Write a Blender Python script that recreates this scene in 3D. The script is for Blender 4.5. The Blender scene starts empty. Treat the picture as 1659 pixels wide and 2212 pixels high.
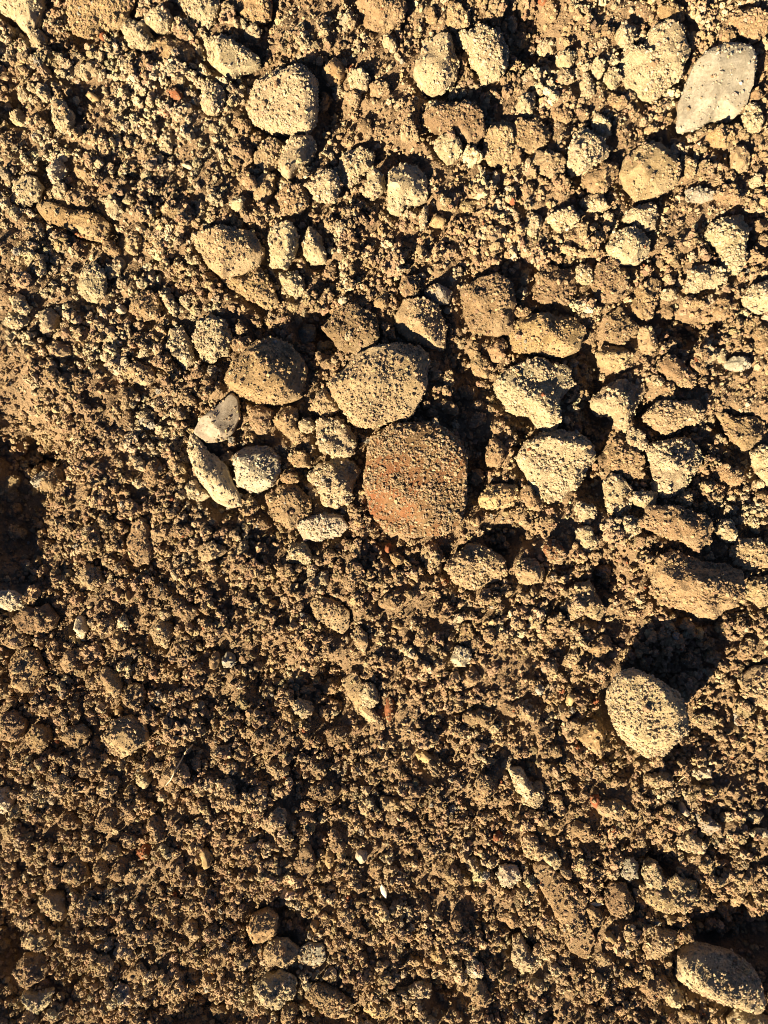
import bpy, bmesh, math, random
import numpy as np
from mathutils import Vector

# ------------------------------------------------------------------ camera, sky, sun, exposure
S = 0.8 / 1659.0                      # metres per unit of the working layout (frame is 1659 x 2212 units = 0.80 x 1.07 m)
CX, CY = 829.5, 1106.0
scene = bpy.context.scene
LENS = 28.0
CAM_H = 2212 * S * LENS / 36.0
cam_d = bpy.data.cameras.new("camera")
cam_d.sensor_fit = 'VERTICAL'
cam_d.sensor_height = 36.0
cam_d.lens = LENS
cam_d.clip_start = 0.01
cam_d.clip_end = 200.0
cam = bpy.data.objects.new("camera", cam_d)
scene.collection.objects.link(cam)
cam.location = (0, 0, CAM_H)
cam.rotation_euler = (0, 0, 0)
scene.camera = cam

SUN_EL = math.radians(29.5)
SHADOW = Vector((0.64, 0.77)).normalized()      # direction in which shadows fall on the ground
world = bpy.data.worlds.new("World")
scene.world = world
world.use_nodes = True
wn = world.node_tree
wn.nodes.clear()
sky = wn.nodes.new("ShaderNodeTexSky")
sky.sky_type = 'NISHITA'
sky.sun_disc = False
sky.air_density = 0.22
sky.dust_density = 0.1
sky.sun_elevation = SUN_EL
sky.sun_rotation = math.atan2(-SHADOW.x, -SHADOW.y)
bg = wn.nodes.new("ShaderNodeBackground")
bg.inputs["Strength"].default_value = 0.05
wo = wn.nodes.new("ShaderNodeOutputWorld")
wn.links.new(sky.outputs[0], bg.inputs[0])
wn.links.new(bg.outputs[0], wo.inputs[0])

sun_d = bpy.data.lights.new("sun", 'SUN')
sun_d.energy = 5.0
sun_d.angle = math.radians(0.5)
sun_d.color = (1.0, 0.82, 0.535)
sun = bpy.data.objects.new("sun", sun_d)
scene.collection.objects.link(sun)
travel = Vector((SHADOW.x * math.cos(SUN_EL), SHADOW.y * math.cos(SUN_EL), -math.sin(SUN_EL)))
sun.rotation_euler = travel.to_track_quat('-Z', 'Y').to_euler()
sun.location = (-1, -1.4, 1.2)

scene.render.engine = 'CYCLES'
scene.view_settings.view_transform = 'Standard'
scene.view_settings.look = 'None'
scene.view_settings.exposure = 1.85
scene.view_settings.gamma = 1.0
scene.view_settings.use_curve_mapping = False
scene.cycles.max_bounces = 4
scene.cycles.filter_width = 1.0
scene.cycles.diffuse_bounces = 1

rng = np.random.default_rng(7)

# ------------------------------------------------------------------ noise (numpy)
def hsh(ix, iy, iz, seed):
    h = (ix.astype(np.int64) * 374761393 + iy.astype(np.int64) * 668265263 + iz.astype(np.int64) * 2147483647 + seed * 974634777)
    h = (h ^ (h >> 13)) * 1274126177
    h = h & 0xffffffff
    h = (h ^ (h >> 16)) * 2246822519 & 0xffffffff
    return ((h ^ (h >> 15)) & 0xffffff) / float(0xffffff)

def vnoise3(p, seed=0):
    """smooth value noise in [-1, 1], p (n,3)"""
    i = np.floor(p).astype(np.int64)
    f = p - i
    u = f * f * f * (f * (f * 6 - 15) + 10)
    out = 0
    for dx in (0, 1):
        wx = u[:, 0] if dx else 1 - u[:, 0]
        for dy in (0, 1):
            wy = u[:, 1] if dy else 1 - u[:, 1]
            for dz in (0, 1):
                wz = u[:, 2] if dz else 1 - u[:, 2]
                out = out + wx * wy * wz * hsh(i[:, 0] + dx, i[:, 1] + dy, i[:, 2] + dz, seed)
    return out * 2 - 1

def fbm3(p, seed=0, octv=3, gain=0.5):
    a, s, o = 1.0, 0.0, 0
    for k in range(octv):
        o = o + a * vnoise3(p * (2.03 ** k) + 17.3 * k, seed + k)
        s += a
        a *= gain
    return o / s

def worley3(p, seed=0):
    """distance to the nearest feature point and that point's random value"""
    i = np.floor(p).astype(np.int64)
    best = np.full(len(p), 9.0)
    val = np.zeros(len(p))
    for dx in (-1, 0, 1):
        for dy in (-1, 0, 1):
            for dz in (-1, 0, 1):
                c = i + np.array((dx, dy, dz))
                q = np.stack([c[:, k] + hsh(c[:, 0], c[:, 1], c[:, 2], seed + 11 * (k + 1)) for k in range(3)], 1)
                d = np.sqrt(((p - q) ** 2).sum(1))
                m = d < best
                best[m] = d[m]
                val[m] = hsh(c[m, 0], c[m, 1], c[m, 2], seed + 77)
    return best, val

def noise2(x, y, scale, seed=0, octv=3):
    p = np.stack([x.ravel() / scale, y.ravel() / scale, np.full(x.size, 0.37 + seed)], 1)
    return fbm3(p, seed, octv).reshape(x.shape)

def sm(x, a, b):
    t = np.clip((x - a) / (b - a), 0, 1)
    return t * t * (3 - 2 * t)

# ------------------------------------------------------------------ mesh helpers
ICO = {}
def ico(sub):
    if sub not in ICO:
        bm = bmesh.new()
        bmesh.ops.create_icosphere(bm, subdivisions=sub, radius=1.0)
        v = np.array([x.co[:] for x in bm.verts])
        f = np.array([[q.index for q in t.verts] for t in bm.faces])
        bm.free()
        v /= np.linalg.norm(v, axis=1)[:, None]
        ICO[sub] = (v, f)
    return ICO[sub]

def mesh_from(name, v, f, smooth=True):
    me = bpy.data.meshes.new(name)
    v = np.asarray(v, dtype=np.float32)
    f = np.asarray(f, dtype=np.int32)
    k = f.shape[1]
    me.vertices.add(len(v))
    me.vertices.foreach_set("co", v.ravel())
    me.loops.add(f.size)
    me.loops.foreach_set("vertex_index", f.ravel())
    me.polygons.add(len(f))
    me.polygons.foreach_set("loop_start", np.arange(0, f.size, k, dtype=np.int32))
    me.update(calc_edges=True)
    me.polygons.foreach_set("use_smooth", np.full(len(f), smooth))
    return me

def point_mesh(name, co, rot, scl, idx, tint):
    me = bpy.data.meshes.new(name)
    n = len(co)
    me.vertices.add(n)
    me.vertices.foreach_set("co", np.asarray(co, np.float32).ravel())
    a = me.attributes.new("rot", 'FLOAT_VECTOR', 'POINT'); a.data.foreach_set("vector", np.asarray(rot, np.float32).ravel())
    a = me.attributes.new("scl", 'FLOAT_VECTOR', 'POINT'); a.data.foreach_set("vector", np.asarray(scl, np.float32).ravel())
    a = me.attributes.new("idx", 'INT', 'POINT'); a.data.foreach_set("value", np.asarray(idx, np.int32))
    c = np.ones((n, 4), np.float32); c[:, :3] = tint
    a = me.attributes.new("tint", 'FLOAT_COLOR', 'POINT'); a.data.foreach_set("color", c.ravel())
    return me

def obj(name, me, mat=None, parent=None, loc=None):
    o = bpy.data.objects.new(name, me)
    scene.collection.objects.link(o)
    if mat: me.materials.append(mat)
    if parent: o.parent = parent
    if loc is not None: o.location = loc
    return o

# ------------------------------------------------------------------ colours (linear albedo)
COL = {
    'P': (0.335, 0.274, 0.187),   # dry dusty cream
    'C': (0.375, 0.308, 0.213),    # cream stone
    'T': (0.29, 0.217, 0.137),    # tan
    'B': (0.246, 0.174, 0.107),     # brown soil
    'D': (0.192, 0.134, 0.083),    # darker, moister brown
    'O': (0.27, 0.19, 0.108),     # ochre
    'Y': (0.36, 0.27, 0.15),     # yellowish
    'G': (0.285, 0.26, 0.218),    # grey stone with dust
    'L': (0.36, 0.318, 0.25),     # light grey
    'S': (0.24, 0.22, 0.19),    # slate
    'W': (0.40, 0.345, 0.265),     # whitish
    'K': (0.315, 0.25, 0.168),     # tan dusted with cream
    'R': (0.205, 0.080, 0.042),     # brick
}
BROWN, PALE, TAN = (np.array(COL[k]) for k in 'BPT')

# ------------------------------------------------------------------ materials
def nodes_of(name):
    m = bpy.data.materials.new(name)
    m.use_nodes = True
    nt = m.node_tree
    b = nt.nodes["Principled BSDF"]
    b.inputs["Roughness"].default_value = 0.95
    b.inputs["Specular IOR Level"].default_value = 0.15
    return m, nt, b

def add_noise(nt, scale, detail=4.0, rough=0.6):
    tc = nt.nodes.new("ShaderNodeTexCoord")
    n = nt.nodes.new("ShaderNodeTexNoise")
    n.inputs["Scale"].default_value = scale
    n.inputs["Detail"].default_value = detail
    n.inputs["Roughness"].default_value = rough
    nt.links.new(tc.outputs["Object"], n.inputs["Vector"])
    return n

def ramp(nt, fac, a, b, ca, cb):
    r = nt.nodes.new("ShaderNodeValToRGB")
    r.color_ramp.elements[0].position = a; r.color_ramp.elements[0].color = (*ca, 1)
    r.color_ramp.elements[1].position = b; r.color_ramp.elements[1].color = (*cb, 1)
    nt.links.new(fac, r.inputs[0])
    return r

def mix(nt, fac, a, b, mode='MIX'):
    m = nt.nodes.new("ShaderNodeMix")
    m.data_type = 'RGBA'
    m.blend_type = mode
    for s, v in ((0, fac), (6, a), (7, b)):
        if hasattr(v, "is_linked") or hasattr(v, "links"):
            nt.links.new(v, m.inputs[s])
        else:
            m.inputs[s].default_value = v if s == 0 else (*v, 1)
    return m.outputs[2]

def add_bump(nt, b, scale, dist, strength=1.0):
    n = add_noise(nt, scale, 3.0, 0.65)
    bp = nt.nodes.new("ShaderNodeBump")
    bp.inputs["Strength"].default_value = strength
    bp.inputs["Distance"].default_value = dist
    nt.links.new(n.outputs[0], bp.inputs["Height"])
    nt.links.new(bp.outputs[0], b.inputs["Normal"])

def mat_grain(name):
    """soil crumbs: colour carried by each crumb, mottled"""
    m, nt, b = nodes_of(name)
    at = nt.nodes.new("ShaderNodeAttribute")
    at.attribute_type = 'INSTANCER'
    at.attribute_name = "tint"
    n = add_noise(nt, 2.2, 3.0)
    r = ramp(nt, n.outputs[0], 0.3, 0.7, (0.75, 0.75, 0.75), (1.2, 1.18, 1.15))
    nt.links.new(mix(nt, 1.0, at.outputs["Color"], r.outputs[0], 'MULTIPLY'), b.inputs["Base Color"])
    return m

def mat_soil(name, dusty=True, dust_amount=0.5, bump=0.0009, grit=True, spot=None):
    """stone or clod: object colour, darker soil stains, pale dust, fine relief"""
    m, nt, b = nodes_of(name)
    oi = nt.nodes.new("ShaderNodeObjectInfo")
    n1 = add_noise(nt, 70, 5.0, 0.65)
    r1 = ramp(nt, n1.outputs[0], 0.34, 0.66, (0.76, 0.72, 0.66), (1.16, 1.15, 1.12))
    c = mix(nt, 1.0, oi.outputs["Color"], r1.outputs[0], 'MULTIPLY')
    if spot:
        n3 = add_noise(nt, 30, 3.0)
        r3 = ramp(nt, n3.outputs[0], 0.30, 0.60, (0, 0, 0), (1, 1, 1))
        c = mix(nt, r3.outputs[0], c, spot)
    n2 = add_noise(nt, 380, 3.0, 0.7)
    r2 = ramp(nt, n2.outputs[0], 0.36, 0.64, (0.80, 0.78, 0.74), (1.12, 1.12, 1.10))
    c = mix(nt, 1.0, c, r2.outputs[0], 'MULTIPLY')
    if grit:                                   # brown soil stuck in flecks
        v = nt.nodes.new("ShaderNodeTexVoronoi")
        v.inputs["Scale"].default_value = 320
        tc = nt.nodes.new("ShaderNodeTexCoord")
        nt.links.new(tc.outputs["Object"], v.inputs["Vector"])
        rv = ramp(nt, v.outputs["Distance"], 0.16, 0.30, (1, 1, 1), (0, 0, 0))
        nn = add_noise(nt, 55, 2.0)
        rn = ramp(nt, nn.outputs[0], 0.48, 0.60, (0, 0, 0), (0.3, 0.3, 0.3))
        f = mix(nt, 1.0, rv.outputs[0], rn.outputs[0], 'MULTIPLY')
        c = mix(nt, f, c, COL['B'])
    if dusty:
        n4 = add_noise(nt, 24, 4.0)
        r4 = ramp(nt, n4.outputs[0], 0.52 - 0.1 * dust_amount, 0.70, (0, 0, 0), (dust_amount,) * 3)
        c = mix(nt, r4.outputs[0], c, COL['P'])
    nt.links.new(c, b.inputs["Base Color"])
    add_bump(nt, b, 900, bump)
    return m

M_GRAIN = mat_grain("soil_grain")
M_STONE = mat_soil("dusty_stone", True, 0.45)
M_CLOD = mat_soil("dry_soil_clod", True, 0.30, 0.0012)
M_SLATE = mat_soil("grey_stone", True, 0.40, 0.0004, True)
M_PEB = mat_soil("pebble_stone", True, 0.2, 0.0003, False)
M_BRICK = mat_soil("soil_caked_brick", False, 0, 0.0012, True, spot=(0.165, 0.105, 0.056))

def mat_ground():
    m, nt, b = nodes_of("loose_soil")
    n1 = add_noise(nt, 9, 5.0)
    r1 = ramp(nt, n1.outputs[0], 0.35, 0.7, COL['D'], COL['B'])
    n2 = add_noise(nt, 260, 4.0, 0.7)
    r2 = ramp(nt, n2.outputs[0], 0.3, 0.7, (0.7, 0.7, 0.7), (1.15, 1.12, 1.1))
    nt.links.new(mix(nt, 1.0, r1.outputs[0], r2.outputs[0], 'MULTIPLY'), b.inputs["Base Color"])
    add_bump(nt, b, 420, 0.003)
    return m
M_GROUND = mat_ground()
def mat_plain(name, col, rough=0.7):
    m, nt, b = nodes_of(name)
    n = add_noise(nt, 300, 3.0)
    r = ramp(nt, n.outputs[0], 0.3, 0.7, tuple(0.8 * c for c in col), tuple(min(1, 1.1 * c) for c in col))
    nt.links.new(r.outputs[0], b.inputs["Base Color"])
    b.inputs["Roughness"].default_value = rough
    return m

DATA = """
flat|G|20|40|1080,850 1090,650 1190,400 1290,310 1400,280 1540,310 1565,400 1550,560 1500,700 1430,780 1300,780 1200,830|large flat grey stone with angular edges at the upper right
round|P|10|62|-50,700 -10,570 60,480 170,445 290,450 390,520 412,650 405,780 360,870 250,865 120,860 -10,800|biggest rounded pale stone near the top, undercut along its lower edge
clod|P|20|34|700,400 740,330 860,300 900,200 1000,130 1110,180 1130,330 1100,470 1080,540 960,640 850,620 740,590|lumpy cream clod just left of the large flat grey stone
stone|T|20|42|700,1120 730,1020 830,950 960,920 1040,980 1090,1100 1060,1200 960,1270 800,1300 740,1220|rounded beige stone with yellowish lower half below the flat grey stone
stone|P|10|50|1020,480 1100,290 1190,230 1260,240 1290,330 1330,400 1290,520 1220,590 1150,610 1070,570|pale triangular stone at the top with a shadowed right side
clod|P|10|46|1290,230 1370,220 1480,190 1560,230 1640,330 1640,430 1560,530 1480,560 1430,480 1390,350|pale crumb covered clod right beside the triangular stone at the top
stone|P|10|50|850,1180 870,1110 950,1065 1050,1080 1110,1170 1110,1290 1050,1330 970,1330 930,1390 860,1370|square pale stone standing alone below the triangular stone
stone|P|10|44|140,1050 170,960 240,880 370,880 390,960 350,1050 270,1110 220,1180 160,1130|two sided stone, pale left and brown right, below the biggest rounded pale stone
clod|T|10|30|20,960 90,900 180,920 170,1000 140,1090 60,1120 0,1080 -10,1010|yellowish clod tucked under the biggest rounded pale stone on the left
clod|T|10|28|0,1170 60,1120 120,1150 115,1260 60,1320 -10,1300 -25,1220|lower clod in the column under the biggest rounded pale stone
stone|P|00|40|1320,260 1370,235 1440,230 1560,290 1680,360 1690,430 1600,470 1510,510 1470,490 1360,400|pale oblong stone tilted down to the right at the top left
stone|C|00|40|-60,-40 0,60 80,130 150,190 200,235 250,160 275,60 285,-60|angular cream stone cut by the top left corner of the photo
clod|P|00|32|e 250 265 52 70 10|crumbly cream nodule below the angular corner stone
clod|O|00|34|450,-60 450,100 490,240 560,265 660,200 770,190 830,100 870,40 860,-60|wide flat brown clod cut by the top edge at the left
clod|P|00|34|780,150 800,220 850,300 930,330 985,310 990,250 960,180 880,140 830,110|pale crusted lump with dark upper face right of the flat brown clod
clod|P|00|34|930,100 1000,50 1080,60 1120,120 1090,190 1010,210 940,170|small pale lump with a shadowed flank near the top edge at left
clod|P|00|30|1140,0 1200,-50 1400,-50 1440,40 1400,130 1360,185 1280,150 1220,110|pale crumbly clod cut by the top edge above the oblong stone
clod|O|00|34|1450,-40 1470,20 1560,90 1640,150 1740,140 1760,40 1740,-60 1500,-70|ochre brown clod cut by the top edge left of centre
clod|B|10|38|650,30 700,160 790,200 880,190 960,120 990,30 900,-60 720,-50|flat topped brown clod cut by the top edge at centre
clod|T|10|26|1240,60 1320,30 1390,100 1370,180 1280,210 1240,150|tan clod directly above the gap between the two pale top stones
clod|B|00|16|980,300 1060,260 1180,270 1260,330 1220,400 1090,410 1000,400|low smooth brown clod under the pale crusted lump
clod|P|00|34|1300,640 1350,560 1410,540 1460,620 1450,700 1390,750 1330,720|pale crumbly nodule left of the biggest rounded pale stone
clod|P|00|40|330,700 370,655 430,670 485,740 475,830 420,860 360,810 330,760|tall pale nodule with dark right flank at the upper left
stone|W|00|36|300,1100 330,1050 400,1040 440,1090 420,1150 370,1205 330,1170|whitish stone pitted with dark specks at the left
clod|P|00|26|e 385 1235 48 40 0|small pale clod touching the lower end of the pitted whitish stone
clod|P|00|28|80,1300 90,1180 160,1130 250,1160 285,1210 250,1290 160,1340|pale crumb cluster left of the pitted whitish stone
clod|P|00|30|680,1300 720,1260 790,1290 800,1380 750,1420 690,1380|pale oval clod in the brown soil below the upper left crumbs
clod|P|00|28|e 1540 1320 50 48 0|small round pale nodule above the tapered olive stone
pebble|B|00|24|e 540 1118 52 44 10|smooth round brown pebble right of the pitted whitish stone
pebble|Y|00|18|e 607 632 46 24 25|yellow oblong pebble in the upper left crumbs
pebble|W|00|12|e 1215 1075 38 16 20|thin whitish pebble flake in the upper left soil
slab|O|00|20|230,1330 330,1310 480,1370 640,1390 720,1450 700,1580 560,1540 430,1480 300,1440|flat buried ochre slab with an orange edge at the left
chip|R|00|14|e 510 1525 34 14 25|orange brick chip on the lower edge of the flat ochre slab
chip|R|00|12|e 665 232 20 30 10|small orange chip below the wide flat brown clod
chip|R|00|14|e 1130 610 60 34 25|reddish brown flake in the upper left soil
stone|T|d|34|410,505 480,488 545,500 575,545 562,572 520,592 480,600 450,580 430,545|tapered olive beige stone left of centre with a shadowed right end
slab|O|d|26|468,592 520,592 562,576 590,620 604,662 575,668 530,640 490,618|ochre slab dipping down right under the tapered olive stone
clod|P|10|36|75,1560 100,1470 170,1430 250,1480 270,1580 250,1680 190,1760 110,1740 90,1650|tall pale clod right of the tapered olive stone
stone|P|10|34|295,1580 340,1455 420,1530 455,1640 450,1700 370,1720 310,1660|pointed pale stone standing beside the tall pale clod
clod|P|10|28|150,1780 210,1750 300,1800 320,1890 260,1930 180,1900|pale clod leaning under the tall pale clod near the ochre slab
clod|P|10|30|510,1090 580,980 680,950 770,1000 740,1100 640,1190 600,1230 540,1180|ragged pale crumb clod right of the two sided stone
clod|P|10|26|320,1210 400,1100 500,1110 540,1200 500,1300 400,1300|pale crumb cluster with a shadowed notch below the two sided stone
clod|B|10|26|130,1280 200,1190 300,1220 340,1310 280,1390 180,1390|brown granular mound below the two sided stone
clod|P|10|26|690,1190 760,1100 830,1150 830,1250 760,1290 700,1270|pale crumb clod between the ragged clod and the square pale stone
pebble|O|10|44|430,480 450,400 510,385 560,420 575,490 540,540 470,540|upright ochre pebble right of the biggest rounded pale stone
clod|P|10|38|595,500 620,445 680,450 730,520 720,580 680,605 610,560|pale nodule right of the upright ochre pebble
clod|P|10|20|e 533 595 36 46 0|small whitish clod at the foot of the upright ochre pebble
clod|T|10|22|e 625 635 42 50 -30|small tan clod below the pale nodule near the ochre pebble
clod|T|10|26|740,560 800,515 860,550 865,600 800,630 745,620|tan clod left of the pale triangular stone
clod|P|10|22|e 865 290 34 66 -35|slanting pale sliver clod above the pale nodule at the top
clod|D|10|42|1080,800 1120,690 1250,660 1400,690 1475,760 1470,880 1420,955 1300,870 1150,860|broad dark brown clod with a pale left shoulder below the triangular stone
clod|P|10|28|1080,790 1100,690 1160,650 1210,720 1200,820 1130,840|pale crumb shoulder on the left of the broad dark brown clod
clod|P|10|26|1150,920 1240,880 1330,930 1320,1030 1240,1065 1180,1000|pale crumb clod under the broad dark brown clod
clod|T|10|28|1480,930 1530,830 1600,780 1680,820 1690,960 1640,1060 1520,1070 1470,1000|tan clod right of the broad dark brown clod
clod|P|10|24|e 1087 1415 24 80 12|thin upright pale sliver below the square pale stone
pebble|O|10|22|e 1170 1435 56 42 0|ochre pebble right of the thin upright sliver
clod|B|20|22|-20,900 30,790 140,760 240,820 250,900 180,970 60,990|granular brown clod left of the tall ridged pale clod
clod|T|20|30|120,1040 150,980 250,975 340,1040 335,1110 260,1145 170,1100|beige rounded clod lower left of the tall ridged pale clod
clod|P|20|44|350,1080 370,960 420,860 500,830 600,900 620,1000 540,1070 440,1140 380,1130|tall ridged pale clod at the upper right casting a broad shadow
clod|B|20|32|440,1200 480,1110 590,1040 680,1060 685,1130 620,1220 520,1260|rounded brown clod lower right of the tall ridged pale clod
stone|P|20|40|720,1420 760,1360 900,1310 940,1400 930,1480 880,1500 800,1470|small pale stone directly below the rounded beige stone
stone|P|20|40|600,1600 650,1510 740,1470 830,1500 900,1560 880,1640 820,1720 700,1720 640,1680|pale rough stone, lower one of the pair under the rounded beige stone
clod|P|20|24|430,1310 500,1265 610,1280 630,1350 560,1370 470,1350|pale crumb clod left of the small pale stone pair
clod|P|20|30|230,1420 300,1345 380,1350 430,1420 390,1480 300,1500|pale clod with a dark right flank left of the small pale stone pair
stone|T|20|30|1420,1000 1450,940 1510,940 1540,1010 1530,1110 1470,1130 1425,1080|tan stone with a dark right side near the right edge
clod|P|20|26|e 1575 1187 36 38 0|small round whitish nodule near the right edge
stone|G|20|14|1120,1230 1200,1210 1300,1225 1310,1290 1230,1320 1130,1300|half buried grey beige stone with an orange lower edge
clod|B|20|26|1310,1270 1360,1210 1450,1195 1505,1250 1460,1320 1360,1320|brown clod right of the half buried grey beige stone
clod|O|20|26|1260,880 1320,820 1410,840 1440,900 1380,950 1300,940|orange brown clod under the large flat grey stone
clod|P|20|26|1490,770 1530,690 1600,700 1640,770 1610,850 1520,850|pale crumb clod at the lower right corner of the large flat grey stone
clod|P|20|28|e 350 390 60 62 0|pale nodule, upper one of the cluster in the top right soil
clod|P|20|26|e 240 310 80 52 -25|flattened pale nodule, leftmost of the cluster in the top right soil
clod|P|20|24|e 335 505 64 52 10|pale nodule at the bottom of the cluster in the top right soil
clod|P|20|26|e 560 440 48 66 0|upright pale crumb nodule between the nodule cluster and the lumpy cream clod
clod|P|20|24|e 650 510 48 62 0|pale crumb nodule touching the left side of the lumpy cream clod
clod|P|20|30|670,220 720,160 800,180 810,260 740,310 690,280|cream nodule above left of the lumpy cream clod
clod|B|20|30|1390,130 1460,60 1580,40 1650,110 1640,220 1560,280 1450,200|brown slab like clod in the top right corner
clod|O|20|26|945,60 1010,20 1110,50 1120,130 1040,160 960,130|ochre clod near the top edge above the lumpy cream clod
clod|P|20|36|1270,1470 1370,1400 1480,1410 1535,1500 1490,1620 1500,1710 1440,1770 1360,1760 1330,1640 1280,1560|tall pale clod near the right edge with a black shadow on its right
clod|P|20|24|20,690 60,620 140,600 150,690 120,750 50,745|pale nodule above the granular brown clod at the upper right
chip|R|20|12|e 207 10 40 22 0|red orange brick chip at the very top edge
clod|P|21|34|1110,220 1140,100 1230,60 1350,80 1390,170 1290,200 1170,250|pale wedge shaped clod below the tall pale clod near the right edge
stone|C|21|40|1500,280 1550,190 1680,160 1720,260 1690,350 1600,375 1520,340|round cream stone cut by the right edge
clod|D|21|24|150,270 150,120 260,60 380,100 420,220 360,310 240,320|dark brown clod above the ochre lump right of centre
clod|D|21|24|500,200 540,70 640,20 730,80 750,200 680,290 580,300|dark brown clod in the row right of centre, with pale crumbs on its left
clod|B|21|24|770,340 800,220 890,150 970,170 950,280 900,400 830,420|slanted brown clod right of the row of dark clods
clod|D|21|30|590,520 600,400 700,340 800,400 810,500 720,560 640,570|shadowed dark clod behind the ochre lump right of centre
clod|T|21|28|800,480 860,440 930,470 940,560 910,640 850,640|crumbly upright tan nodule beside the black hollow at the right
clod|T|21|34|540,640 600,590 720,590 800,640 790,720 680,765 580,720|crumbly tan clod above the paired pale lumps at the right
clod|P|21|24|e 470 120 60 60 0|pale crumb nodule resting between the two dark brown clods
clod|P|21|20|e 1020 250 52 44 0|whitish crumb nodule left of the pale wedge shaped clod
stone|O|d|46|1097,725 1105,695 1130,684 1180,678 1240,688 1265,712 1255,755 1220,772 1160,766 1108,760|blocky ochre lump above the large pale lump right of the brick fragment
clod|P|d|50|1072,830 1110,790 1170,768 1225,790 1243,830 1215,870 1205,905 1190,935 1160,930 1120,895 1085,865|large pale lump, upper of the two to the right of the brick fragment
clod|P|d|48|1123,990 1130,948 1170,935 1245,930 1275,965 1283,980 1270,1015 1245,1045 1215,1086 1170,1075 1140,1048|large pale lump, lower of the two to the right of the brick fragment
clod|P|21|48|500,930 560,880 680,810 860,830 850,900 800,1000 800,1080 740,1160 660,1080 600,1040 530,1030|pale faced clod with a brown back across the black crack from the large pale lump
clod|T|21|44|860,1030 930,960 1050,940 1200,930 1240,1000 1210,1080 1130,1090 1080,1130 1000,1160 920,1120|tan faced clod right of the pale faced clod
clod|P|21|44|880,1260 960,1200 1130,1170 1220,1240 1210,1330 1150,1450 1080,1540 980,1590 920,1540 890,1400|broad pale yellow clod below the tan faced clod
clod|P|21|34|590,1480 640,1400 720,1440 780,1540 760,1660 700,1720 620,1660|tall pale clod below left of the broad pale yellow clod
clod|P|21|28|e 805 1200 58 76 -20|small pale crumb nodule between the pale faced clod and the broad pale yellow clod
clod|B|21|26|610,1260 680,1180 760,1230 850,1330 840,1430 740,1430 640,1380|brown crumb mound left of the broad pale yellow clod
clod|B|21|30|1310,1000 1420,1040 1560,1050 1680,1130 1690,1240 1560,1240 1480,1270 1400,1170|long brown wedge beside the diagonal crack near the right edge
clod|P|21|36|1540,1270 1620,1220 1720,1230 1740,1420 1690,1520 1600,1430|pale clod cut by the right edge at mid height
clod|B|21|24|930,700 1000,640 1100,680 1190,780 1160,860 1060,840 980,780|brown clod above the tan faced clod
stone|G|21|26|1370,700 1430,650 1530,655 1555,710 1480,745 1400,735|dull grey brown stone lying near the right edge under the dark crack
clod|P|01|30|510,180 540,70 620,40 690,140 685,260 630,320 560,300 520,240|olive pale clod with a shadowed right side left of the tapered stone
clod|B|01|28|840,330 900,240 990,230 1040,300 1030,400 950,425 880,400|angular brown clod left of the pale ridges in the left soil
slab|T|01|26|310,590 360,545 430,580 470,640 400,670 330,660|flat tan piece lodged in the left soil
slab|T|01|18|780,760 880,680 980,720 1010,800 940,850 840,810|flat tan slab above the cream elongated stone
pebble|W|01|24|e 790 352 31 28 0|tiny smooth white round pebble in the left soil
clod|P|01|36|1250,560 1290,430 1370,380 1470,430 1500,540 1470,640 1380,690 1300,650|pale crumb clod left of the ochre rock
clod|P|01|28|1070,600 1110,490 1180,470 1240,560 1255,680 1200,740 1150,670|pale crumb ridge left of the pale crumb clod
clod|P|01|28|250,470 270,360 330,330 380,390 370,490 310,530|pale crumb clod at the far left below the whitish stone
clod|P|01|22|e 115 420 80 52 0|pale flattened crumb cluster at the left edge above the black hollow
clod|P|01|24|1030,230 1090,195 1150,330 1145,400 1080,340|whitish crumb ridge beside the angular brown clod
slate|S|d|36|416,935 432,905 466,880 488,862 503,848 516,862 520,900 505,935 480,955 448,958|smooth grey slate piece with a dusty upward spike left of the brick fragment
stone|C|d|40|410,930 430,945 448,972 472,990 490,1010 505,1045 525,1090 498,1101 462,1080 434,1042 412,1000 403,962|elongated cream stone curving below the smooth grey slate piece
stone|L|d|54|503,988 530,968 575,960 600,985 605,1020 590,1050 555,1066 515,1050|angular light grey stone in front of the elongated cream stone
stone|O|d|62|487,815 505,775 540,740 585,723 620,735 650,765 665,800 655,840 650,862 600,875 555,871 510,850|ochre rock with a dark right face left of centre
rock|T|11|78|465,830 520,760 640,650 760,600 900,570 1080,590 1130,690 1110,830 1060,950 980,1040 880,1080 780,1110 640,1090 560,1010 500,920|large brown domed stone just above the red brick fragment
stone|T|11|52|905,380 950,280 1080,280 1190,340 1240,470 1220,600 1120,590 980,550 920,470|angular tan stone touching the upper right of the domed stone
clod|D|11|46|1330,230 1450,130 1560,110 1640,200 1690,350 1670,480 1500,520 1400,480 1350,390|large dark brown clod right of the angular tan stone
stone|S|11|34|1090,240 1180,180 1280,230 1250,310 1140,320|dark slate coloured stone in shadow between the tan stone and the dark clod
clod|D|11|30|430,470 520,350 650,300 780,400 800,500 750,600 640,640 540,600 460,540|dark brown clod above the domed stone, with a bluish grey spot
clod|D|11|26|930,200 960,130 1040,130 1065,210 1030,270 950,260|small dark clod above the angular tan stone
clod|P|11|46|400,1060 520,1050 600,1100 660,1230 620,1310 500,1290 410,1270 390,1160|pale rough clod left of the top of the brick fragment
clod|P|11|44|330,1450 420,1340 500,1300 620,1320 680,1380 640,1500 600,1600 520,1650 450,1600 400,1500|pale rough clod directly left of the middle of the brick fragment
stone|T|11|36|345,1000 440,850 500,900 540,1000 450,1050|small wedge shaped stone against the left side of the domed stone
clod|B|11|30|110,1060 170,980 270,990 280,1090 340,1190 250,1210 150,1130|brown clod under the right end of the ochre rock
clod|B|11|28|-40,990 40,960 110,1010 90,1130 0,1150 -50,1080|brown clod under the middle of the ochre rock
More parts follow.
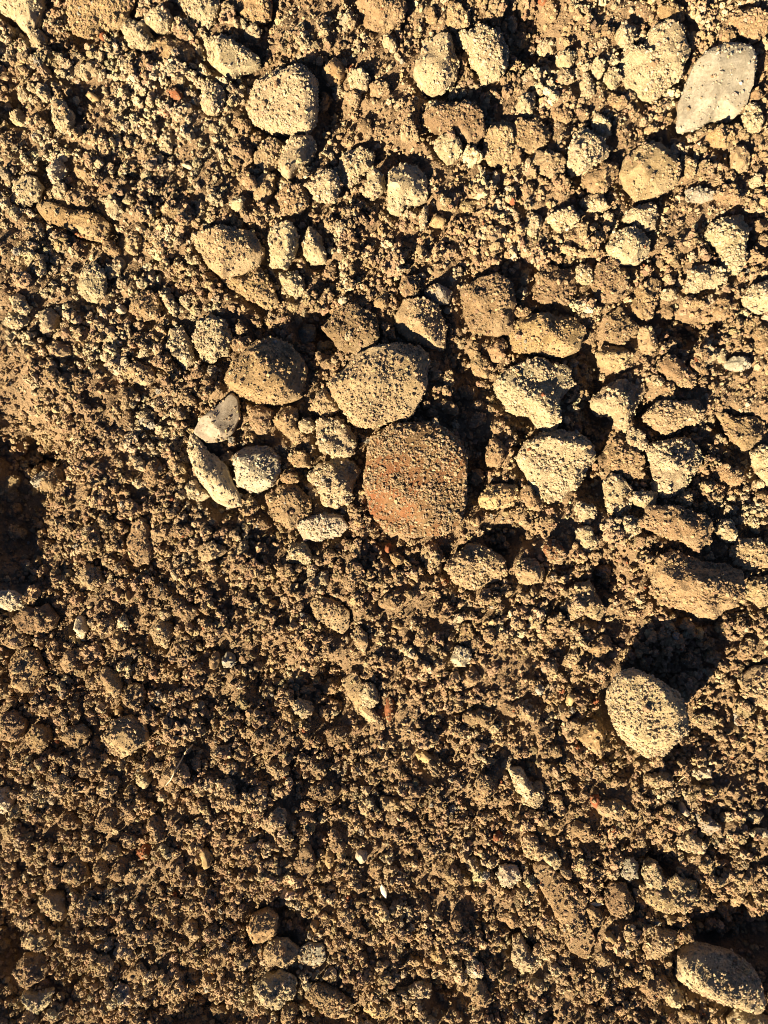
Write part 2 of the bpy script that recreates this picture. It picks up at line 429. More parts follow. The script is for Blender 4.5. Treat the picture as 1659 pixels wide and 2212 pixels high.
clod|P|11|26|e 335 1105 50 46 0|small pale crumb nodule left of the upper pale rough clod
clod|B|11|28|e 280 1320 70 54 10|brown nugget right of the angular light grey stone
clod|B|11|26|e 215 1435 56 54 0|small brown nugget between the light grey stone and the lower pale rough clod
clod|B|11|30|60,1560 150,1490 290,1500 370,1570 340,1690 230,1760 110,1700|brown crumbly clod below the angular light grey stone
brick|R|d|48|800,932 860,917 930,915 985,938 1003,975 1003,1090 995,1130 960,1152 900,1160 840,1150 800,1110 790,1050 792,985|large red brick fragment caked in soil at the middle
clod|P|11|18|e 1095 1330 40 44 0|pale crumb sitting on the middle of the brick fragment
clod|P|11|16|e 1180 1195 38 34 0|pale crumb sitting near the upper edge of the brick fragment
pebble|W|11|22|e 1166 1556 24 28 10|white pebble sitting near the lower right of the brick fragment
stone|Y|11|34|1440,1570 1500,1490 1600,1475 1700,1490 1710,1560 1650,1620 1540,1640 1460,1620|pale yellow stone right of the lower end of the brick fragment
clod|B|11|30|1480,1280 1530,1180 1600,1210 1620,1290 1580,1370 1500,1360|brown clod right of the top of the brick fragment
clod|B|11|26|e 1430 1430 46 52 0|small brown clod in the dark gap right of the brick fragment
clod|B|11|30|1390,700 1430,640 1510,650 1530,740 1490,800 1420,770|brown clod with a white lower edge right of the domed stone
clod|B|11|28|1160,960 1220,930 1300,980 1310,1030 1230,1020|brown clod in the gap under the right side of the domed stone
pebble|W|11|14|e 1076 126 28 15 20|small flat white pebble above the angular tan stone
stone|S|11|16|e 325 510 60 76 20|dark stone with a white patch in the hollow right of the ochre rock
pebble|W|11|16|e 565 290 34 24 0|small pale pebble above the dark brown clod with the bluish spot
stone|G|01|30|200,1450 260,1400 350,1395 385,1450 340,1510 260,1520|dull grey brown stone beside the black hollow at the left edge
clod|P|01|18|e 905 1345 30 66 -40|thin slanted pale sliver between the grey brown stone and the cream stone
stone|W|02|34|-30,510 80,508 150,550 178,590 130,630 40,632 -30,620|smooth white stone cut by the left edge under the black hollow
clod|D|02|32|110,690 180,610 300,600 375,680 340,760 220,800 130,770|dark brown clod lower right of the smooth white stone at the left edge
pebble|W|02|34|480,720 510,670 550,680 572,760 540,830 500,810|upright white pebble at the left below the dark brown clod
stone|T|02|32|975,760 1040,700 1110,720 1130,800 1080,890 1000,840|tan nodule with a pale face in the left lower soil
clod|B|02|34|840,200 860,80 920,25 970,80 990,200 970,320 890,350 845,290|tall elongated brown clod below the cream elongated stone
clod|T|02|32|495,400 560,340 640,360 670,450 620,495 530,500|tan clod left of the tall elongated brown clod
stone|T|02|40|660,1450 720,1350 850,1320 950,1370 960,1480 900,1530 800,1590 700,1560|tan stone with a dark right end in the left lower soil
clod|B|02|28|790,1180 830,1110 920,1120 950,1200 920,1280 830,1240|brown clod with a grey face above the tan stone with the dark right end
pebble|G|02|20|e 1485 960 44 56 15|grey oval pebble in the lower soil left of centre
pebble|B|02|20|e 1392 965 32 60 15|narrow brown pebble beside the grey oval pebble
chip|O|02|16|e 828 545 16 38 0|narrow orange sliver standing in the left lower soil
pebble|Y|02|18|e 770 1285 24 28 20|small yellow pebble above the tan stone with the dark right end
clod|B|02|34|60,1000 130,880 250,900 290,1020 220,1170 110,1160|large brown crumb clod at the left edge of the lower soil
clod|B|02|34|-30,1400 20,1290 110,1290 170,1370 130,1470 0,1480|brown clod at the left edge below the large brown crumb clod
clod|B|02|30|170,1450 220,1380 310,1390 330,1480 270,1560 190,1540|brown clod left of the tan stone with the dark right end
clod|B|02|30|e 500 1445 82 66 0|shaded brown clod touching the left of the tan stone with the dark right end
stone|L|d|34|640,1135 665,1120 700,1108 740,1113 754,1138 735,1155 690,1169 655,1165|flat pale grey stone below the pale rough clods left of the brick
clod|P|12|30|200,310 230,215 330,200 355,280 325,330 240,330|pale nodule under the flat pale grey stone
clod|T|12|44|1220,370 1280,270 1370,220 1500,220 1600,310 1620,400 1500,480 1400,510 1280,460|broad granular clod below the right corner of the brick fragment
clod|T|12|32|1070,300 1090,210 1170,205 1220,290 1200,390 1120,390|granular clod left of the broad granular clod
pebble|W|12|36|1260,955 1300,870 1380,880 1397,950 1350,1000 1290,995|bright white cube like pebble right of centre in the lower soil
slab|T|12|12|345,600 400,540 500,570 600,640 600,740 560,790 460,740 390,690|half buried whitish slab under crumbs below the flat pale grey stone
clod|P|12|38|680,1180 710,1110 770,1120 792,1220 745,1290 705,1260|pale white nodule on the tan buried slab at lower centre
slab|T|12|26|560,1090 640,1020 690,1100 720,1250 830,1340 840,1420 760,1390 650,1290|tan buried slab at lower centre
chip|R|12|16|e 865 1275 34 76 0|red brick chip right of the pale white nodule on the buried slab
clod|P|12|34|220,1270 270,1205 350,1230 372,1300 300,1335|pale capped clod left of the tan buried slab
pebble|Y|12|18|1030,1560 1080,1535 1140,1580 1165,1625 1110,1632 1050,1605|tan flat pebble in the lower soil right of centre
stone|T|12|24|620,800 660,730 720,790 730,870 700,920 650,860|narrow tan stone below the half buried whitish slab
chip|O|12|14|e 920 738 40 26 20|rust coloured angular chip right of the narrow tan stone
pebble|O|12|22|865,270 910,255 958,290 960,330 915,355 880,320|olive ochre pebble under the brick fragment
chip|R|12|16|e 857 232 22 34 20|pinkish red chip just under the brick fragment
pebble|O|12|20|e 112 600 28 32 0|ochre pebble in the soil below the pale nodule
clod|P|12|26|e 438 425 34 46 0|small pale nodule between the flat pale grey stone and the whitish slab
round|K|d|88|1316,1540 1319,1490 1336,1454 1373,1446 1406,1459 1440,1480 1466,1500 1477,1527 1483,1576 1466,1607 1433,1630 1390,1627 1360,1607 1333,1580|lone round pale stone casting a long black shadow at the lower right
stone|O|22|44|420,1450 460,1370 530,1340 610,1400 600,1500 590,1590 500,1540|small ochre stone touching the left of the lone round pale stone
clod|B|22|60|890,420 950,290 1050,250 1220,300 1350,330 1480,380 1480,500 1420,600 1360,640 1320,700 1230,690 1120,640 1000,600 900,520|large brown overhanging slab of soil above the lone round stone's shadow
clod|B|22|34|800,60 900,-30 1080,-40 1240,10 1320,100 1310,200 1200,250 1080,180 920,140|brown earth ridge above the large overhanging slab of soil
clod|P|22|30|1320,110 1370,50 1430,55 1462,120 1420,185 1350,170|pale nodule right of the brown earth ridge
clod|T|22|30|1410,260 1470,180 1600,170 1680,240 1660,360 1540,370 1440,340|tan crumb clod at the right edge beside the overhanging slab
clod|P|22|24|700,60 760,10 830,60 840,140 760,165 700,130|pale shoulder clod left of the brown earth ridge
clod|T|22|40|320,620 380,490 500,450 535,520 590,620 570,710 450,660 370,690|clod with a bright pale face left of the overhanging slab of soil
clod|T|22|38|10,370 60,310 150,310 210,370 200,450 100,475 40,440|rounded tan clod left of the clod with a bright pale face
brick|R|22|28|190,240 230,180 310,190 340,270 320,335 250,320|small red brick chunk caked in soil right of the brick fragment
pebble|Y|22|20|345,1240 365,1175 410,1180 405,1230 385,1262|tan chip standing in the soil left of the lone round stone
pebble|P|22|20|e 1138 432 40 34 -10|pale pebble sitting on the overhanging slab of soil
clod|T|22|30|1520,480 1570,410 1690,420 1700,580 1600,620 1530,560|tan clod at the right edge right of the overhanging slab
clod|T|22|30|1470,1090 1530,1020 1680,1000 1700,1200 1660,1290 1560,1240 1490,1190|brown clod at the right edge right of the lone round stone
stone|W|03|34|-40,150 40,120 95,190 75,260 30,290 -40,280|white speckled stone cut by the left edge low down
stone|T|03|44|260,860 290,800 410,800 440,900 430,960 340,990 280,920|tan block like stone near the lower left corner
clod|B|03|38|100,1320 150,1220 280,1200 340,1270 300,1360 180,1410|brown clod above the whitish stone in the lower left corner
stone|C|03|30|150,1440 240,1455 350,1435 320,1530 230,1605 170,1545|whitish stone in the lower left corner
chip|R|03|16|880,530 930,490 990,500 960,570 910,610|pinkish red chip in the lower left soil
pebble|Y|03|26|1285,560 1330,510 1380,560 1370,630 1330,655|tan pebble in the lower soil with a shadow on its right
clod|B|03|32|e 495 655 84 88 0|round brown clod above the tan block like stone
clod|B|03|28|e 655 665 44 74 0|narrow brown clod right of the round brown clod
clod|B|03|30|290,700 330,630 410,660 400,750 330,780|brown clod left of the round brown clod
clod|P|03|26|880,90 900,30 960,30 980,90 930,130|small pale block below the tan stone with the dark right end
clod|T|03|34|650,530 700,480 770,500 770,570 700,580|brown nugget left of the pinkish red chip
clod|P|13|36|-20,1420 60,1330 180,1320 270,1370 250,1480 150,1540 20,1520|pale crumb clod low in the photo left of centre
stone|T|13|36|40,1180 90,1110 200,1110 280,1180 250,1260 180,1310 80,1260|tan angular stone above the pale crumb clod low in the photo
stone|O|13|40|-60,1050 -20,950 80,920 140,960 130,1080 60,1120 -20,1140|ochre stone with a dark right face low in the photo
stone|S|13|12|270,1190 340,1130 440,1140 460,1240 380,1290 290,1270|dark flat slate lying in the shade right of the tan angular stone
pebble|W|13|22|e 682 568 42 42 0|round white pebble in the lower soil at centre
pebble|O|13|22|445,560 470,500 508,540 505,620 475,660 450,620|elongated tan pebble left of the round white pebble
stone|W|13|28|1560,690 1590,630 1690,630 1720,700 1660,770 1590,750|whitish quartz like stone in the lower soil right of centre
clod|P|13|24|1345,590 1410,570 1460,620 1440,680 1380,650|pale clod left of the whitish quartz like stone
pebble|R|13|24|1530,430 1570,400 1605,430 1590,470 1540,475|red pebble above the whitish quartz like stone
clod|W|13|30|1340,1260 1400,1230 1475,1280 1470,1340 1420,1365 1370,1320|white flecked nodule low in the photo right of centre
chip|O|13|16|e 382 1020 26 36 0|orange chip right of the ochre stone low in the photo
clod|Y|13|22|690,1560 760,1500 870,1530 860,1610 750,1620|yellowish clod at the bottom edge near centre
clod|P|13|24|990,1430 1060,1385 1135,1410 1120,1480 1040,1490|pale crumb clod above the yellowish clod at the bottom
clod|B|13|32|300,1460 380,1390 500,1420 610,1500 620,1620 520,1640 420,1540|brown clod right of the pale crumb clod low in the photo
stone|O|13|26|1140,1200 1180,1130 1235,1170 1240,1220 1190,1260 1140,1250|brown pointed stone low in the photo right of centre
rock|K|23|66|1060,1360 1080,1230 1160,1160 1300,1170 1450,1210 1550,1280 1610,1400 1640,1500 1600,1600 1500,1570 1380,1510 1200,1440|biggest tan rock in the lower right corner
clod|P|23|44|850,610 900,590 960,640 980,700 950,790 880,770 850,690|pale nodule leaning on a tan clod at the lower right
clod|T|23|38|840,850 900,780 1050,700 1180,730 1200,830 1150,920 1050,940 910,910|broad tan clod carrying the pale nodule at the lower right
stone|P|23|36|980,1420 1060,1400 1110,1470 1080,1550 1000,1520|small pale stone left of the biggest tan rock
pebble|O|23|22|600,1075 640,1060 690,1110 650,1135 610,1110|pinkish tan pebble in the lower right soil
stone|S|23|28|1200,320 1270,300 1340,370 1280,430 1220,400|grey flint flake with a pale rim at the right
pebble|L|23|22|1080,230 1100,210 1155,290 1120,310 1075,270|narrow pale grey chip left of the grey flint flake
stone|W|23|22|1160,50 1180,-5 1290,-5 1285,55 1220,65|whitish stone below the lone round pale stone
clod|T|23|28|850,80 870,40 1000,30 1060,90 1000,125 900,110|tan clod left of the whitish stone below the lone round stone
stone|C|23|30|-30,0 60,-10 100,60 150,150 100,200 30,150|cream elongated stone in the lower soil left of the lone round stone
clod|P|23|32|0,1090 60,1060 100,1180 190,1240 160,1330 50,1320 0,1230|pale clod cluster low in the photo left of the smooth tan ridge
clod|T|23|30|840,1120 920,1030 1050,1060 1050,1160 960,1220 880,1210|tan clod above the small pale stone near the biggest tan rock
clod|B|23|15|130,640 230,600 330,720 480,830 470,960 560,1130 480,1230 370,1200 290,960 180,760|long smooth tan earth ridge in the lower right soil
clod|P|23|20|e 260 600 64 44 40|pale crumb patch at the top of the long smooth tan ridge
chip|R|23|18|510,180 560,170 580,240 540,265 510,220|red chip in the lower right soil
chip|O|23|16|e 255 410 46 28 10|orange chip left of the red chip in the lower right soil
clod|P|23|26|1390,1620 1450,1570 1600,1590 1690,1640 1680,1720 1420,1720|pale clod cut by the bottom edge under the biggest tan rock
clod|G|23|22|e 760 650 60 70 20|dull grey lump left of the pale nodule leaning on the tan clod
pebble|L|23|18|e 1600 425 60 34 -10|flat grey pebble at the right edge of the lower soil
clod|P|23|20|e 1565 310 60 36 0|whitish crumb clod above the flat grey pebble at the right edge
clod|D|23|26|600,800 640,740 740,760 780,860 740,960 640,950 600,880|dark rounded clod right of the pale seed husk
"""

# ------------------------------------------------------------------ ground relief (layout units, x right, y down; heights in the same units)
HOLLOWS = [  # x, y, rx, ry, depth, sharpness
    (0, 1100, 105, 190, 120, 2.8), (60, 960, 105, 52, 100, 2.6), (700, 722, 62, 48, 70, 3), (1490, 705, 75, 42, 75, 3), (1275, 930, 34, 150, 55, 3),
    (1300, 800, 40, 60, 30, 2), (1490, 1395, 115, 80, 14, 2), (1095, 1160, 62, 44, 55, 3), (1300, 1230, 62, 44, 50, 3),
    (1600, 2015, 110, 62, 70, 2.4), (995, 815, 48, 80, 40, 2.4), (1040, 1000, 30, 80, 44, 2.4), (625, 1985, 46, 60, 42, 3),
    (15, 2040, 55, 90, 60, 3), (150, 2120, 50, 60, 40, 3), (1145, 75, 52, 75, 60, 3), (720, 1490, 42, 60, 40, 3),
    (575, 1480, 55, 50, 28, 2), (725, 230, 40, 70, 36, 2), (860, 330, 60, 30, 26, 2), (1395, 875, 30, 40, 40, 3),
    (1570, 920, 95, 24, 26, 2), (1430, 1850, 38, 40, 36, 3), (1140, 2030, 45, 40, 34, 3), (560, 700, 30, 60, 34, 2),
    (20, 240, 40, 50, 36, 2), (30, 60, 70, 60, 20, 2), (280, 370, 40, 30, 26, 2), (480, 1100, 40, 20, 18, 2),
    (960, 1210, 90, 30, 26, 2), (700, 970, 20, 60, 24, 2), (960, 2130, 40, 60, 40, 3), (400, 2180, 90, 40, 36, 2), (870, 900, 90, 18, 20, 2),
    (780, 1165, 90, 25, 18, 2), (1130, 930, 24, 60, 30, 2), (1560, 1830, 50, 30, 26, 2), (300, 1830, 40, 30, 20, 2),
]
MOUNDS = [
    (1500, 1255, 150, 90, 26, 2), (1440, 1140, 120, 60, 18, 2), (820, 830, 170, 140, 18, 2), (900, 1050, 120, 130, 14, 2),
    (-130, 1330, 130, 120, 60, 2), (540, 820, 120, 100, 14, 2), (1230, 1980, 110, 150, 22, 2), (330, 1100, 160, 120, 12, 2),
    (480, 560, 130, 110, 12, 2), (1560, 2110, 140, 100, 10, 2), (60, 1290, 90, 26, 14, 2),
]
PALE_SPOTS = [  # x, y, radius, amount: where the surface has dried out pale
    (200, 140, 180, .55), (330, 250, 170, .6), (150, 270, 120, .45), (60, 410, 130, .75), (120, 330, 80, .5), (480, 210, 90, .6), (450, 300, 120, .6),
    (640, 350, 130, .55), (700, 390, 120, .5), (250, 450, 90, .45), (620, 590, 80, .7), (330, 540, 120, .5), (180, 600, 170, .6), (420, 730, 110, .65),
    (250, 760, 160, .5), (60, 700, 90, .6), (470, 1050, 90, .7), (340, 960, 110, .45), (560, 60, 120, .4), (950, 150, 80, .4), (1010, 250, 110, .5),
    (1210, 150, 90, .65), (1290, 170, 90, .6), (1250, 320, 90, .6), (1440, 130, 100, .5), (1560, 480, 110, .6), (1380, 500, 110, .5), (1200, 450, 110, .4),
    (1640, 640, 60, .6), (1500, 600, 90, .5), (1540, 820, 130, .35), (1200, 860, 110, .6), (1440, 960, 150, .55), (1340, 1080, 110, .5), (1590, 1140, 90, .55),
    (700, 950, 90, .6), (720, 1080, 70, .6), (600, 1000, 60, .4), (1640, 1020, 60, .6), (100, 930, 120, .35), (1430, 1900, 70, .4), (590, 2120, 90, .55),
    (90, 2130, 70, .4), (1120, 2060, 70, .5), (10, 1740, 50, .6), (1480, 2130, 70, .3), (870, 2150, 90, .35), (1080, 1890, 80, .35), (1500, 1780, 80, .3),
    (1120, 1690, 80, .35), (760, 1510, 70, .25), (180, 1360, 60, .3), (900, 380, 110, .35), (860, 200, 120, .25),
]
GS = 3.0
X0, X1, Y0, Y1 = -420, 2080, -420, 2640
gx = np.arange(X0, X1 + 1, GS); gy = np.arange(Y0, Y1 + 1, GS)
GX, GY = np.meshgrid(gx, gy)

def relief(x, y):
    h = 14 * noise2(x, y, 330, 3, 2) + 15 * noise2(x, y, 120, 5, 2)
    wx = x + 16 * noise2(x, y, 40, 23, 2); wy = y + 16 * noise2(x, y, 40, 24, 2)
    fine = 0.55 + 0.45 * sm(noise2(x, y, 150, 25, 2), -.3, .3)
    h = h + 30 * np.abs(noise2(wx, wy, 75, 8, 2)) * fine             # pillows with creases between them
    for s, a, k in ((64, 22, 41), (34, 9, 42)):         # rounded lumps of every size
        d, v = worley3(np.stack([wx.ravel() / s, wy.ravel() / s, np.full(x.size, .5)], 1), k)
        h = h + (a * (0.75 - d) * (0.15 + 1.2 * v)).reshape(x.shape) * (fine if s > 20 else 1)
    wx = x + 26 * noise2(x, y, 60, 21, 2); wy = y + 26 * noise2(x, y, 60, 22, 2)
    for cx, cy, rx, ry, d, k in HOLLOWS:
        h = h - d * np.exp(-(((wx - cx) / rx) ** 2 + ((wy - cy) / ry) ** 2) ** (k / 2.0))
    for cx, cy, rx, ry, d, k in MOUNDS:
        h = h + d * np.exp(-(((wx - cx) / rx) ** 2 + ((wy - cy) / ry) ** 2) ** (k / 2.0))
    return h
H = relief(GX, GY)

def cell(x, y):
    j = np.clip(((np.asarray(x) - X0) / GS).round().astype(int), 0, len(gx) - 1)
    i = np.clip(((np.asarray(y) - Y0) / GS).round().astype(int), 0, len(gy) - 1)
    return i, j

PALE_MAP = np.zeros_like(H)
for cx, cy, r, a in PALE_SPOTS:
    PALE_MAP = np.maximum(PALE_MAP, a * np.exp(-(((GX - cx) ** 2 + (GY - cy) ** 2) / (r * r)) ** 1.2))
PALE_MAP = np.maximum(PALE_MAP, 0.10 + 0.16 * sm(-GY, -1000, -500))
PALE_MAP = 0.92 * PALE_MAP + 0.62 * noise2(GX, GY, 52, 31, 3) + 0.10 * noise2(GX, GY, 15, 33, 2)

def to_world(x, y, z):
    """layout units on the ground -> metres; a point z above the ground is seen where the photograph has it"""
    k = (CAM_H - z * S) / CAM_H
    return np.stack([(np.asarray(x) - CX) * S * k, (CY - np.asarray(y)) * S * k, np.asarray(z) * S + 0 * np.asarray(x)], -1)

# ------------------------------------------------------------------ stones, clods, pebbles, chips
KIND = {  # name, category, boxiness, facets, lumps, granules, grain cover, material
    'stone': ('stone', 'stone', 2.8, 7, 0.08, 1.4, 0.45, M_STONE),
    'rock': ('stone', 'stone', 2.7, 6, 0.08, 1.5, 0.6, M_STONE),
    'slate': ('slate_piece', 'slate', 2.6, 10, 0.05, 0.5, 0.10, M_SLATE),
    'clod': ('soil_clod', 'soil clod', 2.3, 4, 0.17, 2.5, 0.7, M_CLOD),
    'round': ('stone', 'stone', 2.25, 2, 0.07, 1.5, 0.75, M_STONE),
    'flat': ('flat_stone', 'flat stone', 3.4, 5, 0.05, 0.7, 0.15, M_SLATE),
    'slab': ('flat_stone', 'flat stone', 3.2, 5, 0.07, 2.0, 0.6, M_STONE),
    'pebble': ('pebble', 'pebble', 2.4, 7, 0.08, 0.6, 0.22, M_PEB),
    'chip': ('chip', 'chip', 2.8, 7, 0.07, 0.5, 0.22, M_PEB),
    'brick': ('brick_fragment', 'brick fragment', 3.8, 3, 0.06, 1.8, 1.1, M_BRICK),
}

def parse(tile, txt):
    t = txt.split()
    if t[0] == 'e':
        cx, cy, rx, ry, rot = map(float, t[1:])
        a = np.linspace(0, 2 * np.pi, 15)[:-1]
        r = 1 + rng.uniform(-.12, .12, len(a))
        x, y = rx * r * np.cos(a), ry * r * np.sin(a)
        c, s = math.cos(math.radians(rot)), math.sin(math.radians(rot))
        P = np.stack([cx + c * x - s * y, cy + s * x + c * y], 1)
    else:
        P = np.array([[float(v) for v in q.split(',')] for q in t])
    if tile != 'd':
        P = P / 3.0 + np.array([553.0 * int(tile[0]), 553.0 * int(tile[1])])
    return P

def radial(P, n=180):
    """centroid and outline radius by angle of a polygon"""
    Q = np.roll(P, -1, 0)
    cr = P[:, 0] * Q[:, 1] - Q[:, 0] * P[:, 1]
    A = cr.sum() / 2
    c = np.array([((P[:, k] + Q[:, k]) * cr).sum() / (6 * A) for k in (0, 1)])
    a = np.linspace(-np.pi, np.pi, n, endpoint=False)
    d = np.stack([np.cos(a), np.sin(a)], 1)
    R = np.zeros(n)
    for p, q in zip(P - c, Q - c):
        e = q - p
        den = d[:, 0] * e[1] - d[:, 1] * e[0]
        den = np.where(np.abs(den) < 1e-9, 1e-9, den)
        t = (p[0] * e[1] - p[1] * e[0]) / den
        u = (p[0] * d[:, 1] - p[1] * d[:, 0]) / den
        ok = (t > 0) & (u >= -1e-6) & (u <= 1 + 1e-6)
        R = np.where(ok, np.maximum(R, t), R)
    R = np.where(R <= 0, np.median(R[R > 0]), R)
    k = np.array([1, 2, 3, 2, 1]) / 9.0
    R = sum(w * np.roll(R, s) for w, s in zip(k, range(-2, 3)))
    return c, R

OWNER = np.full(H.shape, -1, int)
TOP = H.copy()
GROUND_ADD = np.zeros_like(H)

def make_solid(R, h, kind, seed, sub, depth=None):
    """closed lump in layout units round the origin: R outline radii by angle (y down), h height above its widest line"""
    name, cat, box, nf, lump, gran, cover, mat = KIND[kind]
    r_ = np.random.default_rng(seed)
    u, f = ico(sub)
    u = u.copy()
    n = u / ((np.abs(u) ** box).sum(1) ** (1.0 / box))[:, None]
    # keep the outline at radius 1 at the widest line, squarer towards the top
    hr = np.sqrt(n[:, 0] ** 2 + n[:, 1] ** 2)
    uh = np.sqrt(u[:, 0] ** 2 + u[:, 1] ** 2) + 1e-9
    rad = (1 - np.abs(u[:, 2]) ** box) ** (1.0 / box)
    p = np.stack([u[:, 0] / uh * rad, u[:, 1] / uh * rad, np.sign(u[:, 2]) * (1 - np.clip(rad, 0, 1) ** box) ** (1.0 / box)], 1)
    for k in range(nf):                        # broken faces
        nrm = r_.normal(size=3); nrm[2] = abs(nrm[2]) * 0.9 + 0.3
        nrm /= np.linalg.norm(nrm)
        s = (np.abs(nrm) ** 2).sum() ** 0.5
        d = r_.uniform(0.66, 0.90) * s
        ex = np.maximum(p @ nrm - d, 0)
        p = p - ex[:, None] * nrm * (0.15 + 0.8 * sm(p[:, 2], 0.0, 0.4))[:, None]     # the outline itself holds
    ang = np.arctan2(p[:, 1], p[:, 0])
    t = (ang + np.pi) / (2 * np.pi) * len(R)
    i0 = np.floor(t).astype(int) % len(R); fr = t - np.floor(t)
    Rv = R[i0] * (1 - fr) + R[(i0 + 1) % len(R)] * fr
    Rm = R.mean()
    dz = depth if depth else max(h * 0.9, 0.45 * Rm)
    q = np.stack([p[:, 0] * Rv, p[:, 1] * Rv, np.where(p[:, 2] > 0, p[:, 2] * h, p[:, 2] * dz)], 1)
    # tilt of the top
    tl = r_.uniform(-.16, .16, 2)
    q[:, 2] += np.where(p[:, 2] > 0, (tl[0] * q[:, 0] + tl[1] * q[:, 1]) * np.clip(p[:, 2], 0, 1) * 0.7, 0)
    dirn = q / (np.linalg.norm(q, axis=1)[:, None] + 1e-6)
    so = seed * 3.71
    disp = lump * Rm * fbm3(q / (0.55 * Rm) + so, seed, 2)
    rough = fbm3(q / 30.0 + so, seed + 5, 5 if sub >= 5 else 4, 0.62)
    disp = disp + gran * 2.6 * rough
    if gran > 0.6:
        d1, v1 = worley3(q / 10.0 + so, seed + 9)           # crumbs fused to the surface, some places only
        some = sm(fbm3(q / 45.0 + so, seed + 6, 2), -0.1, 0.35)
        disp = disp + gran * 1.6 * np.maximum(0.55 - d1, -0.1) * v1 * some
        d2, v2 = worley3(q / 5.5 + so, seed + 10)           # pits
        disp = disp - gran * 1.5 * np.maximum(0.42 - d2, 0) * (v2 > 0.72)
    q = q + dirn * disp[:, None]
    return q, f

def bilinear(M, x, y):
    i, j = cell(x, y)
    return M[i, j]

ENTRIES = []
for ln in DATA.strip().splitlines():
    kind, col, tile, h, pts, label = ln.split('|')
    ENTRIES.append((kind, col, tile, float(h), parse(tile, pts), label))

def rough_sub(rm):
    return 6 if rm > 66 else 5 if rm > 26 else 4 if rm > 12 else 3

GRAINS = []          # per thing: (object, mesh points) filled below
def splat_top(co, idx):
    """record a solid's top surface on the placement grid"""
    i, j = cell(co[:, 0], co[:, 1])
    np.maximum.at(TOP, (i, j), co[:, 2])
    m = co[:, 2] >= TOP[i, j] - 2.5
    OWNER[i[m], j[m]] = idx

things = []
def place_solid(kind, col, c, R, h, label, seed, group=None, rise=None, sub=None):
    name, cat, box, nf, lump, gran, cover, mat = KIND[kind]
    if kind == 'chip': name, cat = ('brick_chip', 'brick chip') if col == 'R' else ('stone_chip', 'stone chip')
    Rm = R.mean()
    sub = sub or rough_sub(Rm)
    ii, jj = cell(c[0] + R * 0.8 * np.cos(np.linspace(-np.pi, np.pi, len(R), endpoint=False)), c[1] + R * 0.8 * np.sin(np.linspace(-np.pi, np.pi, len(R), endpoint=False)))
    base = float(np.percentile(np.append(H_STONE[ii, jj], bilinear(H_STONE, c[0], c[1])), 55))
    z = base + (rise if rise is not None else 0.19 * h)       # height of the widest line
    q, f = make_solid(R, h * 0.82, kind, seed, sub)
    w = to_world(c[0] + q[:, 0], c[1] + q[:, 1], z + 0 * q[:, 0])
    co = np.stack([w[:, 0], w[:, 1], (z + q[:, 2]) * S], 1)
    org = np.array([w[:, 0].mean(), w[:, 1].mean(), base * S])
    f = f[:, ::-1]                          # y flips between layout and world
    me = mesh_from(name, co - org, f, kind in ('pebble', 'chip', 'slate'))
    o = obj(name, me, mat, None, org)
    j = rng.uniform(0.90, 1.10) * (1 + rng.uniform(-.03, .03, 3))
    o.color = (*np.clip(np.array(COL[col]) * j, 0, 1), 1)
    o['label'] = label; o['category'] = cat
    if group: o['group'] = group
    k = CAM_H / (CAM_H - co[:, 2])
    lay = np.stack([CX + co[:, 0] / S, CY - co[:, 1] / S, co[:, 2] / S], 1)   # true ground position in layout units
    splat_top(lay, len(things))
    things.append(dict(o=o, co=co, org=org, f=f, cover=cover, col=col, kind=kind, Rm=Rm))
    return o

# soil stands off a little round the bigger stones
MOAT = np.zeros_like(H)
for kind, col, tile, h_, P, label in ENTRIES:
    c, R = radial(P)
    if R.mean() < 14: continue
    rm = R.max() * 1.6
    i1, j1 = cell(c[0] - rm, c[1] - rm); i2, j2 = cell(c[0] + rm, c[1] + rm)
    dx, dy = GX[i1:i2, j1:j2] - c[0], GY[i1:i2, j1:j2] - c[1]
    a = (np.arctan2(dy, dx) + np.pi) / (2 * np.pi) * len(R)
    q = (np.hypot(dx, dy) - R[np.floor(a).astype(int) % len(R)]) / (5 + 0.22 * R.mean())
    MOAT[i1:i2, j1:j2] = np.maximum(MOAT[i1:i2, j1:j2], min(13, 0.22 * R.mean()) * np.exp(-np.maximum(q - 0.2, -q * 0.6) ** 2))
H_STONE = H.copy()                     # stones sit on the undisturbed surface
H = H - MOAT
TOP = H.copy()
order = sorted(range(len(ENTRIES)), key=lambda i: -ENTRIES[i][4].std(0).mean())
for n, e in enumerate(order):
    kind, col, tile, h, P, label = ENTRIES[e]
    c, R = radial(P)
    a = np.linspace(-np.pi, np.pi, len(R), endpoint=False)
    rise = None
    if label.startswith('lone round'): rise = 68.0
    grp = None
    place_solid(kind, col, c, R, h, label, 100 + e, grp, rise)

# a heap of soil just beyond the frame that shades the hollow at its side is part of the ground relief (MOUNDS)

# ------------------------------------------------------------------ medium clods that look alike
def rand_outline(r, el=0.25):
    a = np.linspace(-np.pi, np.pi, 180, endpoint=False)
    ph = rng.uniform(0, 6.28, 4)
    return r * (1 + el * np.cos(2 * (a - ph[0])) + 0.10 * np.cos(3 * a + ph[1]) + 0.06 * np.cos(5 * a + ph[2]))

